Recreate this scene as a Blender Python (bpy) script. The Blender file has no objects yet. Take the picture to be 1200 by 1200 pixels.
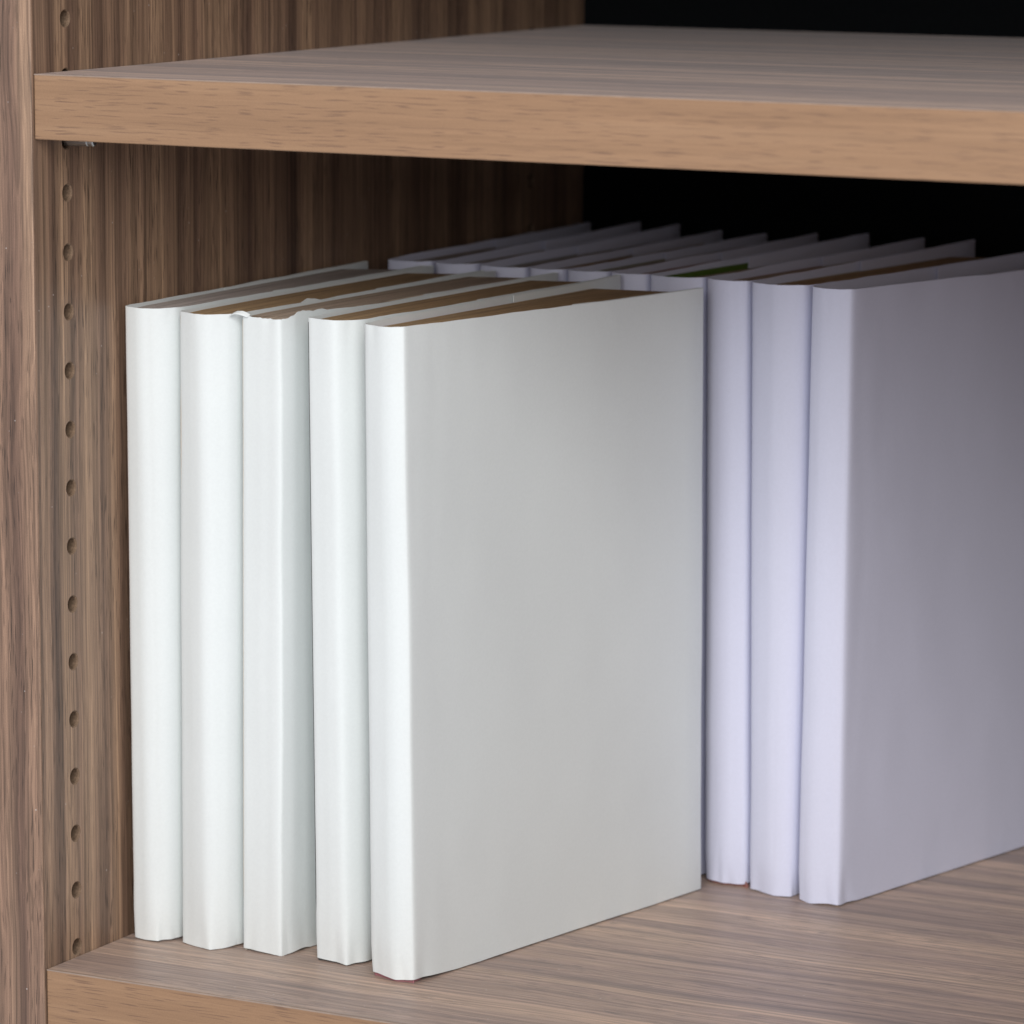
import bpy, bmesh, math, random
from mathutils import Vector, Matrix, noise

random.seed(7)
S = 0.001                      # everything below is laid out in millimetres
scene = bpy.context.scene
col = scene.collection

# ------------------------------------------------------------------ camera
yaw, pitch, roll = -0.486767, 0.162356, 0.00392
cp = Vector((789.42, -1153.03, 385.84))
fwd = Vector((math.sin(yaw)*math.cos(pitch), math.cos(yaw)*math.cos(pitch), -math.sin(pitch)))
rgt = Vector((math.cos(yaw), -math.sin(yaw), 0))
up = rgt.cross(fwd)
r2 = math.cos(roll)*rgt + math.sin(roll)*up
u2 = -math.sin(roll)*rgt + math.cos(roll)*up
cam_data = bpy.data.cameras.new('camera')
cam_data.sensor_width = 36.0
cam_data.lens = 4937.4/1200*36.0
cam_data.clip_start = 0.05
cam_data.clip_end = 50
cam_data.dof.use_dof = True
cam_data.dof.focus_distance = (Vector((70, 45, 110)) - cp).dot(fwd)*S
cam_data.dof.aperture_fstop = 15.5
cam = bpy.data.objects.new('camera', cam_data)
col.objects.link(cam)
m = Matrix((r2, u2, -fwd)).transposed().to_4x4()
m.translation = cp*S
cam.matrix_world = m
scene.camera = cam

# ------------------------------------------------------------------ light
world = bpy.data.worlds.new('World')
scene.world = world
world.use_nodes = True
bg = world.node_tree.nodes['Background']
bg.inputs['Color'].default_value = (0.93, 0.93, 1.0, 1)      # soft ambient light of the room
bg.inputs['Strength'].default_value = 0.60

def area(name, loc, target, sx, sy, power, color):
    d = bpy.data.lights.new(name, 'AREA')
    d.shape = 'RECTANGLE'; d.size = sx; d.size_y = sy; d.energy = power; d.color = color
    o = bpy.data.objects.new(name, d); col.objects.link(o)
    o.location = loc
    o.rotation_euler = (Vector(target)-Vector(loc)).to_track_quat('-Z', 'Y').to_euler()
    return o
area('window_light', (1.04, -2.08, 1.30), (0.12, 0.0, 0.15), 1.8, 1.6, 58, (1.0, 0.985, 0.965))

scene.view_settings.view_transform = 'Standard'
scene.view_settings.look = 'None'
scene.view_settings.exposure = 0.0
scene.view_settings.gamma = 1.0
scene.render.engine = 'CYCLES'
scene.render.resolution_x = 1024
scene.render.resolution_y = 1024

# ------------------------------------------------------------------ materials
class NT:
    def __init__(self, name):
        self.m = bpy.data.materials.new(name); self.m.use_nodes = True
        self.t = self.m.node_tree; self.n = self.t.nodes; self.l = self.t.links
        self.b = self.n['Principled BSDF']
    def node(self, t, **kw):
        n = self.n.new(t)
        for k, v in kw.items(): setattr(n, k, v)
        return n
    def put(self, sock, v):
        if hasattr(v, 'is_output') or hasattr(v, 'links'): self.l.new(v, sock)
        else: sock.default_value = v
    def math(self, op, a, b=None, clamp=False):
        n = self.node('ShaderNodeMath', operation=op, use_clamp=clamp)
        self.put(n.inputs[0], a)
        if b is not None: self.put(n.inputs[1], b)
        return n.outputs[0]
    def vec(self, v, scale, loc=(0, 0, 0)):
        n = self.node('ShaderNodeMapping'); self.l.new(v, n.inputs['Vector'])
        n.inputs['Scale'].default_value = scale; n.inputs['Location'].default_value = loc
        return n.outputs[0]
    def noise(self, v, scale=1.0, detail=2.0, rough=0.5, dist=0.0):
        n = self.node('ShaderNodeTexNoise'); self.l.new(v, n.inputs['Vector'])
        n.inputs['Scale'].default_value = scale; n.inputs['Detail'].default_value = detail
        n.inputs['Roughness'].default_value = rough; n.inputs['Distortion'].default_value = dist
        return n.outputs['Fac']
    def ramp(self, f, stops, interp='LINEAR'):
        n = self.node('ShaderNodeValToRGB'); self.l.new(f, n.inputs[0])
        n.color_ramp.interpolation = interp
        e = n.color_ramp.elements
        while len(e) < len(stops): e.new(0.5)
        for i, (p, c) in enumerate(stops):
            e[i].position = p
            e[i].color = (c, c, c, 1) if isinstance(c, (int, float)) else (*c, 1)
        return n.outputs[0]
    def mix(self, f, a, b, blend='MIX'):
        n = self.node('ShaderNodeMix', data_type='RGBA', blend_type=blend)
        self.put(n.inputs[0], f)
        for s, v in ((n.inputs[6], a), (n.inputs[7], b)):
            if isinstance(v, tuple): s.default_value = (*v, 1)
            else: self.l.new(v, s)
        return n.outputs[2]

def perm(axis, along, cross):
    return tuple(along if a == axis else cross for a in 'xyz')

def walnut(name, axis, bandw, dark, mid, light, rough=0.42, loc=(0, 0, 0), spec=0.5, sheen=0.0, arch=0.0):
    """walnut-print laminate whose grain runs along the given axis"""
    k = NT(name)
    tc = k.node('ShaderNodeTexCoord').outputs['Object']
    # meander of the grain lines
    w = k.node('ShaderNodeTexNoise'); k.l.new(k.vec(tc, perm(axis, 9, 26), loc), w.inputs['Vector'])
    w.inputs['Scale'].default_value = 1; w.inputs['Detail'].default_value = 2
    off = k.node('ShaderNodeVectorMath', operation='MULTIPLY_ADD')
    k.l.new(w.outputs['Color'], off.inputs[0]); off.inputs[1].default_value = perm(axis, 0.0, 0.003 + arch)
    k.l.new(tc, off.inputs[2])
    v = off.outputs[0]
    bands = k.noise(k.vec(v, perm(axis, 1.1, 1/bandw), loc), 1, 1.5, 0.5)
    fine = k.noise(k.vec(v, perm(axis, 9, 1000), loc), 1, 3, 0.6)
    fine2 = k.noise(k.vec(v, perm(axis, 26, 2600), loc), 1, 2, 0.6)
    lines = k.noise(k.vec(v, perm(axis, 2.0, 360), (1.7, 3.1, 0.4)), 1, 2, 0.5)
    base = k.ramp(bands, [(0.30, dark), (0.45, mid), (0.56, tuple((a+b)/2 for a, b in zip(mid, light))), (0.68, light)])
    # growth rings: slow rise, abrupt dark latewood edge
    ring = k.math('FRACT', k.math('MULTIPLY', k.noise(k.vec(v, perm(axis, 0.9, 0.62/bandw), (5.3, 0.9, 7.1)), 1, 1, 0.4), 11.0))
    base = k.mix(0.8, base, k.ramp(ring, [(0.0, 1.10), (0.55, 1.0), (0.86, 0.86), (0.95, 0.70), (1.0, 1.04)]), 'MULTIPLY')
    base = k.mix(0.75, base, k.ramp(lines, [(0.36, 0.68), (0.5, 1.0), (0.64, 1.20)]), 'MULTIPLY')
    base = k.mix(0.85, base, k.ramp(fine, [(0.32, 0.62), (0.5, 1.0), (0.68, 1.26)]), 'MULTIPLY')
    base = k.mix(0.8, base, k.ramp(fine2, [(0.30, 0.68), (0.5, 1.0), (0.72, 1.26)]), 'MULTIPLY')
    # dark open pores
    pn = k.noise(k.vec(v, perm(axis, 85, 1900), (4.2, 0.7, 2.2)), 1, 1, 0.5)
    clus = k.noise(k.vec(v, perm(axis, 7, 130), (0.3, 8.7, 5.1)), 1, 2, 0.5)
    pm = k.math('MULTIPLY', k.ramp(pn, [(0.60, 0.0), (0.68, 1.0)]), k.ramp(clus, [(0.36, 0.1), (0.58, 1.0)]))
    base = k.mix(k.math('MULTIPLY', pm, 0.8), base, tuple(c*0.25 for c in dark))
    # matt specks of dust and the grain of the print foil
    gr = k.noise(k.vec(tc, (2600, 2600, 2600)), 1, 1, 0.5)
    base = k.mix(0.5, base, k.ramp(gr, [(0.3, 0.80), (0.5, 1.0), (0.7, 1.18)]), 'MULTIPLY')
    vo = k.node('ShaderNodeTexVoronoi'); k.l.new(k.vec(tc, (210, 210, 210)), vo.inputs['Vector']); vo.inputs['Scale'].default_value = 1
    dust = k.math('MULTIPLY', k.ramp(vo.outputs['Distance'], [(0.045, 1.0), (0.07, 0.0)]),
                  k.ramp(k.noise(k.vec(tc, (60, 60, 60)), 1, 1), [(0.46, 0.0), (0.58, 1.0)]))
    base = k.mix(k.math('MULTIPLY', dust, 0.6), base, (0.62, 0.57, 0.54))
    k.l.new(base, k.b.inputs['Base Color'])
    k.b.inputs['Sheen Weight'].default_value = sheen
    k.b.inputs['Sheen Roughness'].default_value = 0.45
    k.b.inputs['Sheen Tint'].default_value = (0.95, 0.88, 0.88, 1)
    rn = k.ramp(fine, [(0.3, rough+0.08), (0.7, rough-0.05)])
    k.l.new(rn, k.b.inputs['Roughness'])
    k.b.inputs['Specular IOR Level'].default_value = spec
    h = k.math('SUBTRACT', k.math('MULTIPLY', fine2, 0.6), pm)
    h = k.math('ADD', h, k.math('MULTIPLY', gr, 0.5))
    bp = k.node('ShaderNodeBump'); bp.inputs['Strength'].default_value = 0.35; bp.inputs['Distance'].default_value = 0.00012
    k.l.new(h, bp.inputs['Height']); k.l.new(bp.outputs[0], k.b.inputs['Normal'])
    return k.m

WD, WM, WL = (0.150, 0.092, 0.064), (0.260, 0.164, 0.109), (0.385, 0.250, 0.160)
M_side = walnut('walnut_laminate_upright', 'z', 0.0085, WD, WM, WL, 0.45, (0.0, 2.63, 0.4))
M_front = walnut('walnut_laminate_edge', 'z', 0.010, (0.165, 0.099, 0.070), (0.258, 0.160, 0.109), (0.350, 0.228, 0.150), 0.45, (3.3, 1.2, 0.6), arch=0.005)
M_top = walnut('walnut_laminate_flat', 'x', 0.0125, (0.150, 0.093, 0.070), (0.300, 0.192, 0.138), (0.480, 0.318, 0.210), 0.42, (0.4, 2.1, 0.0), 0.5, 0.24, arch=0.006)

def beech_band():
    k = NT('tan_edge_band')
    tc = k.node('ShaderNodeTexCoord').outputs['Object']
    soft = k.noise(k.vec(tc, (6, 60, 120)), 1, 2, 0.5)
    base = k.ramp(soft, [(0.3, (0.285, 0.166, 0.092)), (0.5, (0.315, 0.185, 0.103)), (0.7, (0.345, 0.208, 0.118))])
    w = k.node('ShaderNodeTexNoise'); k.l.new(k.vec(tc, (40, 40, 60)), w.inputs['Vector']); w.inputs['Scale'].default_value = 1
    off = k.node('ShaderNodeVectorMath', operation='MULTIPLY_ADD')
    k.l.new(w.outputs['Color'], off.inputs[0]); off.inputs[1].default_value = (0, 0, 0.0012); k.l.new(tc, off.inputs[2])
    v = off.outputs[0]
    # short dark flecks lying along the band
    f1 = k.noise(k.vec(v, (85, 0, 2000), (0.6, 0, 0.9)), 1, 0.3, 0.5)
    f2 = k.noise(k.vec(v, (60, 0, 1600), (7.6, 0, 3.9)), 1, 0.3, 0.5)
    fl = k.math('MAXIMUM', k.ramp(f1, [(0.64, 0.0), (0.72, 1.0)]), k.ramp(f2, [(0.66, 0.0), (0.74, 0.9)]))
    st = k.noise(k.vec(v, (12, 0, 900), (2, 0, 5)), 1, 2, 0.6)
    base = k.mix(0.6, base, k.ramp(st, [(0.3, 0.84), (0.7, 1.13)]), 'MULTIPLY')
    base = k.mix(k.math('MULTIPLY', fl, 0.56), base, (0.135, 0.075, 0.052))
    gr = k.noise(k.vec(tc, (2400, 2400, 2400)), 1, 1, 0.5)
    base = k.mix(0.4, base, k.ramp(gr, [(0.3, 0.86), (0.7, 1.14)]), 'MULTIPLY')
    k.l.new(base, k.b.inputs['Base Color'])
    k.b.inputs['Roughness'].default_value = 0.5
    bp = k.node('ShaderNodeBump'); bp.inputs['Strength'].default_value = 0.25; bp.inputs['Distance'].default_value = 0.0001
    bp.invert = True
    k.l.new(k.math('ADD', fl, gr), bp.inputs['Height']); k.l.new(bp.outputs[0], k.b.inputs['Normal'])
    return k.m
M_band = beech_band()

def plain(name, c, rough=0.6, metal=0.0, var=0.12, sc=400, spec=0.4):
    k = NT(name)
    tc = k.node('ShaderNodeTexCoord').outputs['Object']
    n = k.noise(k.vec(tc, (sc, sc, sc)), 1, 3, 0.6)
    k.l.new(k.ramp(n, [(0.3, tuple(x*(1-var) for x in c)), (0.7, tuple(min(1, x*(1+var)) for x in c))]), k.b.inputs['Base Color'])
    k.b.inputs['Roughness'].default_value = rough; k.b.inputs['Metallic'].default_value = metal
    k.b.inputs['Specular IOR Level'].default_value = spec
    return k.m
M_hole = plain('raw_chipboard', (0.19, 0.125, 0.08), 0.8, 0, 0.35, 1500)
M_back = plain('black_back_panel', (0.0055, 0.0065, 0.0075), 0.8, 0, 0.2, 900, 0.05)
M_worn_highlight = plain('worn_laminate_edge', (0.335, 0.255, 0.205), 0.6, 0, 0.15, 90)
M_metal = plain('nickel_pin', (0.46, 0.46, 0.45), 0.32, 1.0, 0.1, 300)

def paper(name, c):
    k = NT(name)
    tc = k.node('ShaderNodeTexCoord').outputs['Object']
    big = k.noise(k.vec(tc, (14, 14, 9)), 1, 3, 0.55)
    fib = k.noise(k.vec(tc, (900, 900, 900)), 1, 3, 0.65)
    base = k.ramp(big, [(0.3, tuple(x*0.965 for x in c)), (0.7, tuple(min(1, x*1.02) for x in c))])
    base = k.mix(0.5, base, k.ramp(fib, [(0.3, 0.965), (0.7, 1.03)]), 'MULTIPLY')
    k.l.new(base, k.b.inputs['Base Color'])
    k.b.inputs['Roughness'].default_value = 0.55
    k.b.inputs['Specular IOR Level'].default_value = 0.35
    cr = k.noise(k.vec(tc, (45, 45, 30)), 1, 3, 0.5)
    # a few faint handling creases
    n1 = k.noise(k.vec(tc, (13, 13, 9), (2.1, 0.4, 7.7)), 1, 1.5, 0.45, 0.6)
    ridge = k.ramp(k.math('ABSOLUTE', k.math('SUBTRACT', n1, 0.5)), [(0.0, 1.0), (0.018, 0.0)])
    ridge = k.math('MULTIPLY', ridge, k.ramp(k.noise(k.vec(tc, (22, 22, 22), (5, 5, 1)), 1, 1), [(0.52, 0.0), (0.66, 1.0)]))
    bp = k.node('ShaderNodeBump'); bp.inputs['Strength'].default_value = 0.24; bp.inputs['Distance'].default_value = 0.0008
    hh = k.math('ADD', cr, k.math('MULTIPLY', fib, 0.07))
    hh = k.math('ADD', hh, k.math('MULTIPLY', ridge, 0.22))
    k.l.new(hh, bp.inputs['Height']); k.l.new(bp.outputs[0], k.b.inputs['Normal'])
    return k.m
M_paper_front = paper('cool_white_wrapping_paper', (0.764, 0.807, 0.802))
M_paper_back = paper('lavender_white_wrapping_paper', (0.690, 0.710, 0.865))  # white paper; lavender cast of the light at the rear mixed into its colour

def page_mat(name, c):
    k = NT(name)
    uv = k.node('ShaderNodeUVMap').outputs[0]
    st = k.noise(k.vec(uv, (2.6, 0.02, 1)), 1, 4, 0.75)
    sec = k.noise(k.vec(uv, (0.5, 0.01, 1), (3, 1, 0)), 1, 2, 0.5)
    base = k.ramp(st, [(0.34, tuple(x*0.42 for x in c)), (0.5, c), (0.66, tuple(min(1, x*1.35) for x in c))])
    base = k.mix(0.7, base, k.ramp(sec, [(0.35, 0.72), (0.65, 1.15)]), 'MULTIPLY')
    k.l.new(base, k.b.inputs['Base Color']); k.b.inputs['Roughness'].default_value = 0.85
    bp = k.node('ShaderNodeBump'); bp.inputs['Strength'].default_value = 0.8; bp.inputs['Distance'].default_value = 0.0004
    k.l.new(st, bp.inputs['Height']); k.l.new(bp.outputs[0], k.b.inputs['Normal'])
    return k.m
M_pages = {
    'tan': page_mat('aged_tan_pages', (0.43, 0.29, 0.155)),
    'cream': page_mat('cream_pages', (0.49, 0.39, 0.30)),
    'grey': page_mat('greyish_pages', (0.50, 0.45, 0.42)),
}
_boards = {}
def board_mat(nm, c):
    if nm not in _boards: _boards[nm] = plain('book_cover_'+nm, c, 0.5, 0, 0.10, 300)
    return _boards[nm]
BOARD = {'taupe': (0.33, 0.27, 0.24), 'ochre': (0.50, 0.33, 0.17), 'cream': (0.55, 0.50, 0.42), 'black': (0.03, 0.03, 0.03),
         'pink': (0.40, 0.17, 0.19), 'brown': (0.25, 0.16, 0.10), 'green': (0.095, 0.17, 0.025), 'red': (0.28, 0.12, 0.10),
         'grey': (0.36, 0.36, 0.38), 'olive': (0.22, 0.20, 0.10)}

# ------------------------------------------------------------------ mesh helpers
def mesh_obj(name, verts, faces, mat, parent=None, smooth=False, sharp=None):
    me = bpy.data.meshes.new(name)
    me.from_pydata([tuple(c*S for c in v) for v in verts], [], faces)
    me.update()
    me.materials.append(mat)
    if smooth:
        for p in me.polygons: p.use_smooth = True
        if sharp: me.set_sharp_from_angle(angle=math.radians(sharp))
    o = bpy.data.objects.new(name, me); col.objects.link(o)
    if parent: o.parent = parent
    return o

def recalc(o):
    bm = bmesh.new(); bm.from_mesh(o.data); bmesh.ops.recalc_face_normals(bm, faces=bm.faces); bm.to_mesh(o.data); bm.free()

def box(name, a, b, mat, parent=None, bevel=0.0):
    bm = bmesh.new()
    bmesh.ops.create_cube(bm, size=1)
    for v in bm.verts:
        v.co = Vector([(a[i]+b[i])/2 + v.co[i]*(b[i]-a[i]) for i in range(3)])*S
    if bevel:
        bmesh.ops.bevel(bm, geom=list(bm.edges), offset=bevel*S, segments=2, profile=0.5, affect='EDGES')
    me = bpy.data.meshes.new(name); bm.to_mesh(me); bm.free()
    me.materials.append(mat)
    o = bpy.data.objects.new(name, me); col.objects.link(o)
    if parent: o.parent = parent
    return o

def empty(name, loc=(0, 0, 0)):
    o = bpy.data.objects.new(name, None); col.objects.link(o)
    o.location = Vector(loc)*S; o.empty_display_size = 0.02
    return o

# ------------------------------------------------------------------ the bookcase
WIDTH, DEPTH, TH = 760.0, 400.0, 22.0
Z0, Z1 = -120.0, 620.0
SHELF_TOP, SHELF_T = 303.5, 21.4
case = empty('bookcase', (0, 0, Z0))
case['label'] = 'walnut laminate bookcase with tan shelf edges and a black back'
case['category'] = 'bookcase'
def under(o, parent):                      # parent while keeping world-laid-out vertices in place
    o.parent = parent
    o.matrix_parent_inverse = parent.matrix_world.inverted()
    return o
bpy.context.view_layer.update()

# hole rows (heights measured up the side panel)
HR = 3.05
front_z = [339.9, 320.9, 301.6] + [263.0 - 19.96*i for i in range(13)] + [3.4]
rear_z = [z - 0.2 for z in front_z[1:]]
PIN_Z = SHELF_TOP - SHELF_T - 1.75
cols = [(20.1, sorted(front_z + [PIN_Z])), (354.0, sorted(rear_z + [PIN_Z]))]

def side_panel():
    """panel with real drilled holes in its inner face (x = 0)"""
    V, F = [], []
    def add(p): V.append(p); return len(V)-1
    y_edges = [1.2]
    N = 24
    strips = []
    hw = 6.0
    for yc, zs in cols: strips.append((yc-hw, yc+hw, yc, zs))
    y = 0.6
    rng = []
    for a, b, yc, zs in strips:
        rng.append((y, a, None, None)); rng.append((a, b, yc, zs)); y = b
    rng.append((y, DEPTH, None, None))
    for a, b, yc, zs in rng:
        if yc is None:
            F.append([add((0, a, Z0)), add((0, b, Z0)), add((0, b, Z1)), add((0, a, Z1))]); continue
        cuts = [Z0] + [(zs[i]+zs[i+1])/2 for i in range(len(zs)-1)] + [Z1]
        for i, zc in enumerate(zs):
            lo, hi = cuts[i], cuts[i+1]
            ring, sq = [], []
            for j in range(N):
                an = 2*math.pi*j/N + math.pi/4
                cy, cz = math.cos(an), math.sin(an)
                mx = max(abs(cy), abs(cz))
                ring.append(add((0, yc+HR*cy, zc+HR*cz)))
                sy, sz = cy/mx, cz/mx
                sq.append(add((0, yc+hw*sy, (zc+sz*(hi-zc)) if sz > 0 else (zc+sz*(zc-lo)))))
            for j in range(N):
                j2 = (j+1) % N
                F.append([ring[j], sq[j], sq[j2], ring[j2]])
    # rounded front inner edge, front face, back, outside, ends
    prof = [(0, 0.6), (-0.18, 0.18), (-0.6, 0.0), (-TH+0.6, 0.0), (-TH, 0.6), (-TH, DEPTH)]
    for (x0, ya), (x1, yb) in zip(prof[:-1], prof[1:]):
        F.append([add((x0, ya, Z0)), add((x0, ya, Z1)), add((x1, yb, Z1)), add((x1, yb, Z0))])
    ring = [(0, DEPTH)] + prof
    F.append([add((x, yv, Z1)) for x, yv in ring])
    F.append([add((x, yv, Z0)) for x, yv in ring][::-1])
    F.append([add((-TH, DEPTH, Z0)), add((-TH, DEPTH, Z1)), add((0, DEPTH, Z1)), add((0, DEPTH, Z0))])
    o = mesh_obj('side_panel', V, F, M_side)
    o.data.materials.append(M_front)
    for p in o.data.polygons:
        if p.normal.y < -0.5: p.material_index = 1
    return o

panel = under(side_panel(), case)
panel['label'] = 'walnut side panel drilled with a column of shelf pin holes'
# cup inside each drilled hole: wall and conical floor
V, F = [], []
N = 24
for j in range(N):
    a = 2*math.pi*j/N + math.pi/4
    V += [(0.0, HR*math.cos(a), HR*math.sin(a)), (-0.35, (HR-0.4)*math.cos(a), (HR-0.4)*math.sin(a)),
          (-8.6, (HR-0.4)*math.cos(a), (HR-0.4)*math.sin(a))]
V.append((-9.6, 0, 0))
for j in range(N):
    k2 = (j+1) % N
    F += [[3*j, 3*k2, 3*k2+1, 3*j+1], [3*j+1, 3*k2+1, 3*k2+2, 3*j+2], [3*j+2, 3*k2+2, 3*N]]
cup = mesh_obj('pin_hole', V, F, M_hole, None, True, 40)
first = True
bpy.context.view_layer.update()
for yc, zs in cols:
    for z in zs:
        c = cup if first else cup.copy()
        if not first: col.objects.link(c)
        first = False
        c.location = (0, yc*S, z*S); c.parent = panel
        c.matrix_parent_inverse = panel.matrix_world.inverted()

right = under(box('side_panel', (WIDTH, 0, Z0), (WIDTH+TH, DEPTH, Z1), M_side, None, 0.5), case)
backp = under(box('back_panel', (-TH+2, DEPTH+0.2, Z0), (WIDTH+TH-2, DEPTH+6, Z1), M_back), case)

def shelf(ztop, label):
    # board with a thin band glued on its front edge
    b = under(box('shelf_board', (0.35, 2.1, ztop-SHELF_T), (WIDTH-0.35, DEPTH-0.4, ztop), M_top), case)
    b['label'] = label
    bpy.context.view_layer.update()
    e = box('edge_band', (0.35, 0.9, ztop-SHELF_T-0.06), (WIDTH-0.35, 2.05, ztop+0.06), M_band, None, 0.35)
    under(e, b)
    # pale worn line where laminate meets band, edge highlight put in its colour
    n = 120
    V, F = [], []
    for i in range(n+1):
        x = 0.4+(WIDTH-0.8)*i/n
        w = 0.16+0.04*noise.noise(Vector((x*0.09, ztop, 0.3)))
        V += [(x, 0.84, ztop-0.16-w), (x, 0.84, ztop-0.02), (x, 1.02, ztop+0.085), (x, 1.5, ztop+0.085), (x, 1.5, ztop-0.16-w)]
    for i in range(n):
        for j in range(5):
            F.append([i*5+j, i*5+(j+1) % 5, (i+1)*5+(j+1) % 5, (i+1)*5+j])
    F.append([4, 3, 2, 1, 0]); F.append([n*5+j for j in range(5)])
    g = mesh_obj('laminate_edge', V, F, M_worn_highlight)
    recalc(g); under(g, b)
    return b
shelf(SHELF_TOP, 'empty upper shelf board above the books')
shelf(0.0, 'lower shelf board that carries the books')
shelf(442.0, 'shelf board over the empty upper compartment')  # added shelf out of view, set low to darken the compartment below

# metal shelf pins under the upper shelf
V, F = [], []
prof = [(-4.4, 1.6), (8.6, 1.6), (8.9, 1.3), (9.2, 1.6), (10.9, 1.6), (11.3, 1.2), (11.3, 0.001)]
for x, r in prof:
    for j in range(20):
        a = 2*math.pi*j/20
        V.append((x, r*math.cos(a), r*math.sin(a)))
for i in range(len(prof)-1):
    for j in range(20):
        F.append([i*20+j, i*20+(j+1) % 20, (i+1)*20+(j+1) % 20, (i+1)*20+j])
pin = mesh_obj('shelf_pin', V, F, M_metal, None, True, 35)
recalc(pin)
bpy.context.view_layer.update()
for i, (yc, _) in enumerate(cols):
    c = pin if i == 0 else pin.copy()
    if i: col.objects.link(c)
    c.location = (0, yc*S, PIN_Z*S)
    c.parent = case; c.matrix_parent_inverse = case.matrix_world.inverted()

# ------------------------------------------------------------------ the books
def lerp(a, b, t): return a+(b-a)*t
def l2(p, q, t): return (lerp(p[0], q[0], t), lerp(p[1], q[1], t))

def stations():
    """(segment, t) stations of the profile: left cover from the rear, spine, right cover"""
    st = []
    n = 34
    for i in range(n): st.append((0, 1-((n-i)/n)**2.2))
    for i in range(16): st.append((1, i/16))
    for i in range(14): st.append((2, i/14))
    for i in range(n+1): st.append((3, (i/n)**2.2))
    return st
ST = stations()

def profile(pts, sig):
    """pts = RL, SL, M, SR, RR ; sig = rounding at SL, M, SR (mm)"""
    P = [l2(pts[s], pts[s+1], t) for s, t in ST]
    arc = [0.0]
    for a, b in zip(P[:-1], P[1:]): arc.append(arc[-1]+math.hypot(b[0]-a[0], b[1]-a[1]))
    n = len(P)
    iS, iM, iR = 34, 50, 64
    cs = [arc[iS], arc[iM], arc[iR]]
    out = []
    ds = [0.5*((arc[min(i+1, n-1)]-arc[max(i-1, 0)])) for i in range(n)]
    for i in range(n):
        s = arc[i]
        if s <= cs[0]: sg = sig[0]
        elif s <= cs[1]: sg = lerp(sig[0], sig[1], (s-cs[0])/max(1e-6, cs[1]-cs[0]))
        elif s <= cs[2]: sg = lerp(sig[1], sig[2], (s-cs[1])/max(1e-6, cs[2]-cs[1]))
        else: sg = sig[2]
        if s < cs[0]-4*sg-2 or s > cs[2]+4*sg+2: out.append(P[i]); continue
        x = y = w = 0
        for j in range(n):
            d = arc[j]-s
            if abs(d) > 4*sg+1: continue
            ww = math.exp(-0.5*(d/sg)**2)*ds[j]
            x += ww*P[j][0]; y += ww*P[j][1]; w += ww
        out.append((x/w, y/w))
    return out, arc, cs

def normals(P):
    """inward normals of an open profile"""
    n = len(P); out = []
    for i in range(n):
        a = P[max(i-1, 0)]; b = P[min(i+1, n-1)]
        dx, dy = b[0]-a[0], b[1]-a[1]; L = math.hypot(dx, dy) or 1
        out.append((-dy/L, dx/L))
    return out

ROWS = [0, 0.004, 0.012, 0.025, 0.045, 0.07] + [0.07+0.86*i/30 for i in range(1, 31)] + [0.955, 0.975, 0.988, 0.996, 1.0]

def sheet(name, paths, zs, thick, mat, parent, org, smooth_sharp=50):
    """closed thin sheet: paths[r] = list of (x, y), zs[r] = list of z; thickness goes inward"""
    R, n = len(paths), len(paths[0])
    V, F = [], []
    for r in range(R):
        for i in range(n): V.append((paths[r][i][0]-org[0], paths[r][i][1]-org[1], zs[r][i]-org[2]))
    for r in range(R):
        N_ = normals(paths[r])
        for i in range(n):
            V.append((paths[r][i][0]+N_[i][0]*thick-org[0], paths[r][i][1]+N_[i][1]*thick-org[1], zs[r][i]-org[2]))
    o = R*n
    for r in range(R-1):
        for i in range(n-1):
            a, b, c, d = r*n+i, r*n+i+1, (r+1)*n+i+1, (r+1)*n+i
            F.append([a, b, c, d]); F.append([o+a, o+d, o+c, o+b])
    for i in range(n-1):
        F.append([o+i, o+i+1, i+1, i])
        t = (R-1)*n
        F.append([t+i, t+i+1, o+t+i+1, o+t+i])
    for r in range(R-1):
        F.append([r*n, (r+1)*n, o+(r+1)*n, o+r*n])
        e = n-1
        F.append([r*n+e, o+r*n+e, o+(r+1)*n+e, (r+1)*n+e])
    return mesh_obj(name, V, F, mat, parent, True, smooth_sharp)

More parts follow.
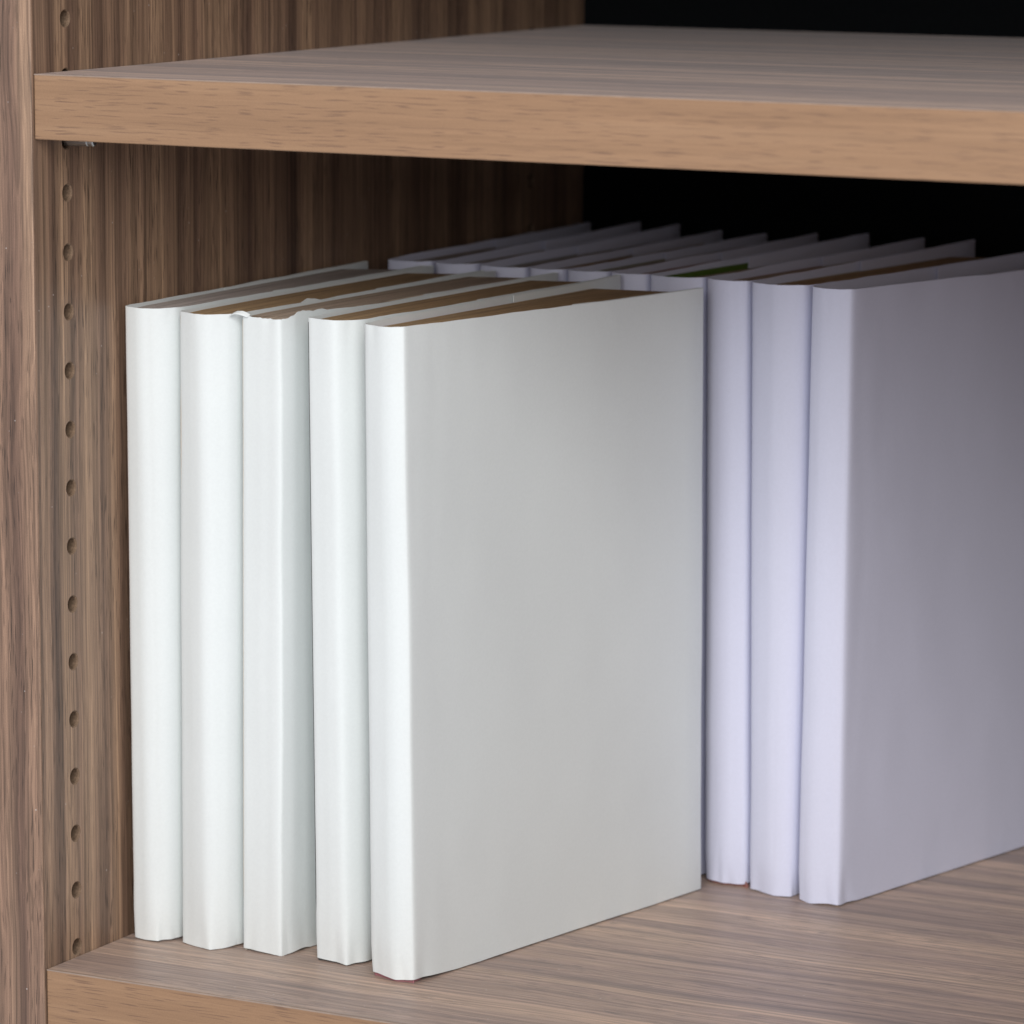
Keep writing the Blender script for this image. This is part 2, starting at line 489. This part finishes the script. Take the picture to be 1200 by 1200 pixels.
def make_book(label, group, paper_m, bot, top, rb, rt, H, zb, sig_b, sig_t, board, pages, flap=0.5, page_drop=1.6,
              seed=0, page_rear=None, board_drop=1.4, amp=0.22, wob=0.5, ragged=None, pink_drop=0.0, crease=1.0):
    """bot/top: [SL, M, SR] of the spine, rb/rt: [RL, RR] rear corners, H: heights (left rear, spine, right rear)"""
    cx = sum(p[0] for p in bot)/3; cy = bot[1][1]
    org = (cx, cy, 0.0)
    root = empty('paper_covered_book', org)
    root['label'] = label; root['category'] = 'book'; root['group'] = group
    rnd = random.Random(seed)
    sd = seed*13.7
    folds = [(rnd.uniform(0.2, 0.85), rnd.uniform(0.05, 0.14), rnd.uniform(2.0, 4.0), k_*7.3) for k_ in range(2)]
    dents = [(rnd.uniform(0.2, 1.2), rnd.uniform(0.3, 0.6), rnd.uniform(1.6, 3.2), rnd.uniform(0.03, 0.075), 0) for k_ in range(3)]
    dents += [(rnd.uniform(0.1, 0.9), rnd.uniform(0.2, 0.4), rnd.uniform(1.5, 2.5), rnd.uniform(0.03, 0.06), 1)]
    paths, zs, outer = [], [], []
    n = len(ST)
    for r, v in enumerate(ROWS):
        z_mid = v*220
        wx = wob*noise.noise(Vector((sd, z_mid*0.018, 1.3))) + 0.35*wob*noise.noise(Vector((sd, z_mid*0.06, 4.3)))
        e = v
        pts = [l2(rb[0], rt[0], e), l2(bot[0], top[0], e), l2(bot[1], top[1], e), l2(bot[2], top[2], e), l2(rb[1], rt[1], e)]
        pts[2] = (pts[2][0]+wx, pts[2][1]+0.25*wx)
        pts[3] = (pts[3][0]+0.5*wx, pts[3][1])
        q = min(1.0, max(0.0, (v-0.0)/0.10)) ** 0.7
        sg = [lerp(a, b, q) for a, b in zip(sig_b, sig_t)]
        P, arc, cs = profile(pts, sg)
        Nn = normals(P)
        zr = []
        for i in range(n):
            s = arc[i]
            # gentle waves of the paper
            d_edge = min(1.0, abs(s-(cs[0]+cs[2])/2)/40.0)
            w = amp*(0.35+0.65*d_edge)*(noise.noise(Vector((s*0.020, z_mid*0.016, sd+2.0)))
                     + 0.45*noise.noise(Vector((s*0.055, z_mid*0.045, sd+9.0))))
            w += 0.10*noise.noise(Vector((s*0.16, z_mid*0.02, sd+5.0)))
            # the paper pinches in a little where it was folded at foot and head
            if v < 0.045 and cs[0]-6 < s < cs[2]+8:
                w += crease*0.55*(1-v/0.045)*(0.6+0.8*noise.noise(Vector((s*0.13, 3.3, sd))))
            # folded facets down the spine and crumpled corners at its foot and head
            for sc, aa, hw, ph in folds:
                sw = cs[0] + sc*(cs[2]-cs[0]) + 0.9*noise.noise(Vector((sd+ph, z_mid*0.015, 6.1)))
                w -= aa*max(0.0, 1-abs(s-sw)/hw)
            for sc, aa, hw, vv, at in dents:
                tv = max(0.0, 1-(v if at == 0 else 1-v)/vv)
                w += aa*tv*max(0.0, 1-abs(s-(cs[0]+sc*(cs[2]-cs[0])+6*tv*(sc-0.5)))/(hw*(0.4+tv)))
            P[i] = (P[i][0]+Nn[i][0]*w, P[i][1]+Nn[i][1]*w)
            # height of the head edge
            if s < cs[0]: ht = lerp(H[0], H[1], (s/cs[0])**1.0)
            elif s > cs[2]: ht = lerp(H[1], H[2], (s-cs[2])/(arc[-1]-cs[2]))
            else: ht = H[1] - 0.2*math.sin(math.pi*(s-cs[0])/(cs[2]-cs[0]))
            ht += 0.35*noise.noise(Vector((s*0.05, 7.7, sd))) + 0.10*noise.noise(Vector((s*0.35, 2.2, sd)))
            if ragged: ht += ragged(s, cs, arc[-1])*max(0, (v-0.9)/0.1)
            lo = lerp(0.42, zb, max(0.0, 1-max(0, s-cs[2]-4, cs[0]-s)/18)) + 0.22*noise.noise(Vector((s*0.05, 11.0, sd))) + 0.10*abs(noise.noise(Vector((s*0.25, 1.0, sd+3))))
            if cs[0]-4 < s < cs[2]+10:
                lo += crease*0.5*(noise.noise(Vector((s*0.10, 21.0, sd))) + min(1.0, abs(s-cs[1])/9.0) - 0.45)
            lo = max(0.12, lo)
            zr.append(lo + (ht-lo)*v)
        outer.append(P)
        # folded flaps: turn round the rear edge and run back inside the cover
        Nn = normals(P)
        fo = 1.75
        def flap_path(side):
            idx = range(0, n) if side == 0 else range(n-1, -1, -1)
            full = arc[34] if side == 0 else arc[-1]-arc[64]
            pts_, zz = [], []
            for i in idx:
                d = arc[i] if side == 0 else arc[-1]-arc[i]
                if d > flap*full: break
                pts_.append((P[i][0]+Nn[i][0]*fo, P[i][1]+Nn[i][1]*fo)); zz.append(zr[i])
            return pts_[::-1], zz[::-1]
        def turn(i, sgn):
            p0 = P[i]; nn = Nn[i]
            tx, ty = (nn[1], -nn[0])            # direction of travel
            out = []
            for k in (0.8, 0.5, 0.2):
                a = math.pi*k
                c_ = fo/2
                out.append((p0[0]+nn[0]*(c_-c_*math.cos(a)) - sgn*tx*c_*math.sin(a), p0[1]+nn[1]*(c_-c_*math.cos(a)) - sgn*ty*c_*math.sin(a)))
            return out
        fl, flz = flap_path(0)
        fr, frz = flap_path(1)
        path = fl + turn(0, 1) + P + turn(n-1, -1)[::-1] + fr[::-1]
        zz = flz + [zr[0]]*3 + zr + [zr[-1]]*3 + frz[::-1]
        paths.append(path); zs.append(zz)
    L = min(len(p) for p in paths)
    if any(len(p) != L for p in paths):       # keep the flap stations equal in every row
        base = [len(p) for p in paths]
        raise RuntimeError('rows differ %s' % base)
    wr = sheet('paper_wrapper', paths, zs, 0.22, paper_m, root, org)
    # the book's own cover inside the paper
    bp, bz = [], []
    rows = list(range(0, 8)) + list(range(8, len(ROWS)-1, 2)) + [len(ROWS)-1]
    for r in rows:
        P = outer[r]; Nn = normals(P)
        v = ROWS[r]
        ins = 0.6 + 0.8*max(0.0, 1-v/0.10)
        bp.append([(P[i][0]+Nn[i][0]*ins, P[i][1]+Nn[i][1]*ins) for i in range(1, n-1)])
        hmin = min(H)-board_drop
        foot = []
        for i in range(1, n-1):
            near = i > 26 and i < 72
            end = i < 4 or i > n-5
            foot.append(lerp(0.0 if (near or end) else 1.0, hmin, v))
        bz.append(foot)
    sheet('inner_cover', bp, bz, 0.75, board_mat(board, BOARD[board]), root, org)
    # page block: wedge of paper between the covers, its head sunk below the cover edges
    Ph, Pl = outer[-1], outer[0]
    def inset(P, i, d):
        Nn = normals(P); return (P[i][0]+Nn[i][0]*d, P[i][1]+Nn[i][1]*d)
    ring_idx = [2, 14, 24, 31, 36, 42, 50, 57, 62, 68, 75, 85, 97]
    zl, zh = 2.5, H[1]-page_drop
    rear_h = page_rear if page_rear else min(H)-page_drop
    V, F = [], []
    for P, z in ((Pl, zl), (Ph, zh)):
        for i in ring_idx:
            x, y = inset(P, i, 2.35)
            tt = abs(i-50)/48.0
            V.append((x-org[0], y-org[1], z if z < 10 else lerp(zh, rear_h, tt)))
    k = len(ring_idx)
    for i in range(k): F.append([i, (i+1) % k, k+(i+1) % k, k+i])
    # head and foot as strips between the two long sides
    h = k//2
    for base, rev in ((0, True), (k, False)):
        for i in range(h):
            a, b, c, d = base+i, base+i+1, base+k-2-i, base+k-1-i
            f = [a, b, c, d] if b != c else [a, b, d]
            F.append(f[::-1] if rev else f)
    pg = mesh_obj('page_block', V, F, M_pages[pages], root)
    recalc(pg)
    uv = pg.data.uv_layers.new(name='UVMap')
    half = k/2
    for lp in pg.data.loops:
        i = lp.vertex_index % k
        side = min(i, k-1-i)/half
        co = pg.data.vertices[lp.vertex_index].co
        u = 0.0 if i < half-0.5 else 24.0
        if abs(i-(k-1)/2) < 0.6: u = 12.0
        uv.data[lp.index].uv = (u, co.z*1000 if False else co.y*1000)
    return root

FG, BG_ = 'books of the front row', 'books of the rear row'
PF, PB = M_paper_front, M_paper_back
PTS = dict
def ragged3(s, cs, tot):
    # torn, lifted paper along the head of the third book
    d = cs[0]-s
    if 0 <= d < 46: return 1.3*(0.55+0.45*noise.noise(Vector((s*0.33, 0, 5)))+0.6*noise.noise(Vector((s*1.1, 0, 8)))) + 1.4*max(0, 1-abs(d-40)/5)
    d = s-cs[2]+3
    if 0 <= d < 38: return 2.2*min(1, d/5)*(1-d/38)*(0.9+0.6*noise.noise(Vector((s*0.4, 2, 5))))
    if cs[0] < s < cs[2]:
        return 0.35*noise.noise(Vector((s*0.7, 0, 4)))
    return 0

make_book('white paper-covered book pressed against the drilled walnut side panel', FG, PF,
          [(3.6, 49), (15, 48.2), (19.6, 55)], [(2.4, 49.5), (13, 47.6), (20.9, 54.5)], [(4.5, 211), (30.5, 211)], [(4.3, 211), (30.5, 211)],
          (223.2, 222.2, 222.8), 0.5, (1.2, 0.9, 2.0), (1.6, 4.5, 3.2), 'taupe', 'grey', 0.62, seed=1, page_rear=222.2)
make_book('white paper-covered book, second from the drilled side panel, with softly creased spine', FG, PF,
          [(21.9, 52), (36, 47.9), (42.6, 56.5)], [(23.0, 52), (35, 48), (44.4, 56.5)], [(32, 212), (56, 210)], [(32, 212), (56, 210)],
          (222.8, 221.3, 222.6), 0.3, (1.0, 0.8, 1.6), (1.4, 3.2, 2.6), 'ochre', 'tan', 0.45, seed=2, crease=1.0, page_rear=222.0)
make_book('white paper-covered book with torn crumpled paper at the head of its spine', FG, PF,
          [(45.2, 54.5), (62.3, 53), (63.6, 58)], [(46.4, 54.5), (63.0, 53), (65.2, 59)], [(57.8, 212.5), (82, 209)], [(57.8, 212.5), (82, 209)],
          (222.4, 221.0, 222.4), 0.35, (1.0, 0.7, 0.9), (1.3, 1.0, 1.3), 'cream', 'cream', 0.5, page_drop=1.0, seed=3, wob=0.9, page_rear=222.0, ragged=ragged3)
make_book('white paper-covered book between the torn-headed book and the one with pink lower edge', FG, PF,
          [(74.2, 55), (88, 53), (92.2, 60)], [(71.9, 55), (84, 53), (90.4, 60.5)], [(83.8, 212.5), (108, 208)], [(83.6, 212.5), (107.4, 208)],
          (223.0, 221.6, 222.4), 0.55, (1.0, 0.7, 0.8), (1.2, 2.0, 2.4), 'black', 'tan', 0.55, seed=4, page_rear=222.0)
make_book('white paper-covered book showing its broad front cover and pink lower edge', FG, PF,
          [(100.4, 47), (112, 43.2), (118.8, 45)], [(97.9, 47.5), (108.5, 43.6), (115.0, 44.8)], [(110.2, 212), (148.8, 206)], [(109.4, 212), (147.0, 206)],
          (223.4, 222.0, 221.4), 1.15, (1.2, 1.2, 0.8), (1.4, 2.6, 1.1), 'pink', 'tan', 0.48, page_drop=1.9, page_rear=220.6, seed=5, amp=0.3)

bx = [(9.6, 28.6, 14.2, 35.6, 224.7, 'brown', 'grey'), (30.0, 47.6, 37.0, 54.6, 226.0, 'taupe', 'grey'), (49.0, 68.6, 56.0, 73.4, 226.0, 'grey', 'grey'),
      (70.0, 84.2, 74.8, 93.2, 224.4, 'brown', 'tan'), (85.6, 102.2, 94.6, 115.2, 224.2, 'olive', 'grey'), (103.6, 118.2, 116.6, 137.2, 225.2, 'red', 'cream'),
      (119.6, 140.8, 138.6, 160.2, 226.4, 'green', 'cream')]
bl = ['lavender-white book behind the front row, at the corner of side panel and back',
      'lavender-white book behind the front row, second from the side panel',
      'lavender-white book behind the front row, third from the side panel',
      'lavender-white book behind the front row, fourth from the side panel',
      'lavender-white book behind the front row, fifth from the side panel',
      'lavender-white book behind the front row, neighbour of the green-lined book',
      'lavender-white book behind the front row with a green inner cover edge']
for i, (a, b, c, d, h, bd, pg) in enumerate(bx):
    mid = (a+b)/2
    sp = [(a, 218.5), (mid, 216.2), (b, 218.8)]
    if i >= 2: c -= 1.5; d -= 1.5
    make_book(bl[i], BG_, PB, sp, sp, [(c, 376), (d, 375)], [(c, 376), (d, 375)], (h, 223.6, 222.6), 0.6, (1.4, 2, 1.4), (1.6, 3, 1.8), bd, pg,
              0.58 if bd == 'green' else 0.5+0.08*random.random(), seed=20+i, page_drop=2.5 if bd == 'green' else 1.8, board_drop=0.3 if bd == 'green' else 1.4)
make_book('lavender-white book of the rear row with reddish lower edge, beside the broad front cover', BG_, PB,
          [(143.9, 218), (152, 215), (162.3, 216.5)], [(142.0, 218), (150, 215), (160.0, 216.5)], [(160.4, 377), (181, 377)], [(160.2, 377), (181, 377)],
          (225.6, 223.6, 222.6), 1.1, (2.2, 2.2, 1.4), (2.4, 3, 2.0), 'red', 'cream', 0.5, seed=31)
make_book('lavender-white book of the rear row with crumpled foot, between two rear spines', BG_, PB,
          [(164.1, 214.5), (176, 209.6), (183.2, 211.8)], [(161.8, 214.5), (175, 209.2), (185.2, 212)], [(182.4, 375), (213, 372)], [(182.2, 375), (213, 372)],
          (226.0, 223.8, 222.8), 0.3, (1.4, 1.2, 1.2), (1.8, 3.2, 2.4), 'cream', 'tan', 0.55, seed=32, crease=1.2)
make_book('lavender-white book of the rear row showing its whole shaded front cover', BG_, PB,
          [(185.7, 209.5), (192, 206.5), (203.1, 207.3)], [(187.6, 209.5), (194, 206.5), (204.4, 207.3)], [(215.4, 370), (238.6, 366)], [(214.6, 370), (232.5, 366)],
          (224.6, 224.0, 220.2), 0.4, (1.4, 1.4, 0.9), (1.6, 2.4, 1.9), 'brown', 'grey', 0.5, seed=33, amp=0.35)

# torn scrap of paper curling off the head of the third book's spine
tb = [o for o in bpy.data.objects if o.type == 'EMPTY' and 'torn' in o.get('label', '')][0]
ox, oy = tb.location.x/S, tb.location.y/S
V, F = [], []
nu, nv = 9, 4
for lay in (0, 1):
    for i in range(nu):
        t = i/(nu-1)
        for j in range(nv):
            q = j/(nv-1)
            x = 49.5 - 7.2*t + 0.5*q
            y = 53.6 - 0.8*math.sin(t*3) + 1.1*q
            z = 220.6 + 1.0*math.sin(t*2.6) - 1.6*max(0, t-0.6) + (0.9+0.5*noise.noise(Vector((t*5, 0.4, 2))))*q*(1-0.4*t) + 0.25*lay
            V.append((x-ox, y-oy, z))
L0 = nu*nv
for i in range(nu-1):
    for j in range(nv-1):
        a = i*nv+j
        F.append([a, a+1, a+nv+1, a+nv]); F.append([L0+a, L0+a+nv, L0+a+nv+1, L0+a+1])
for i in range(nu-1):
    a = i*nv; F.append([a, a+nv, L0+a+nv, L0+a])
    a = i*nv+nv-1; F.append([a, L0+a, L0+a+nv, a+nv])
for j in range(nv-1):
    F.append([j, L0+j, L0+j+1, j+1]); a = (nu-1)*nv+j; F.append([a, a+1, L0+a+1, L0+a])
sc = mesh_obj('torn_paper_scrap', V, F, M_paper_front, tb, True, 60)
recalc(sc)
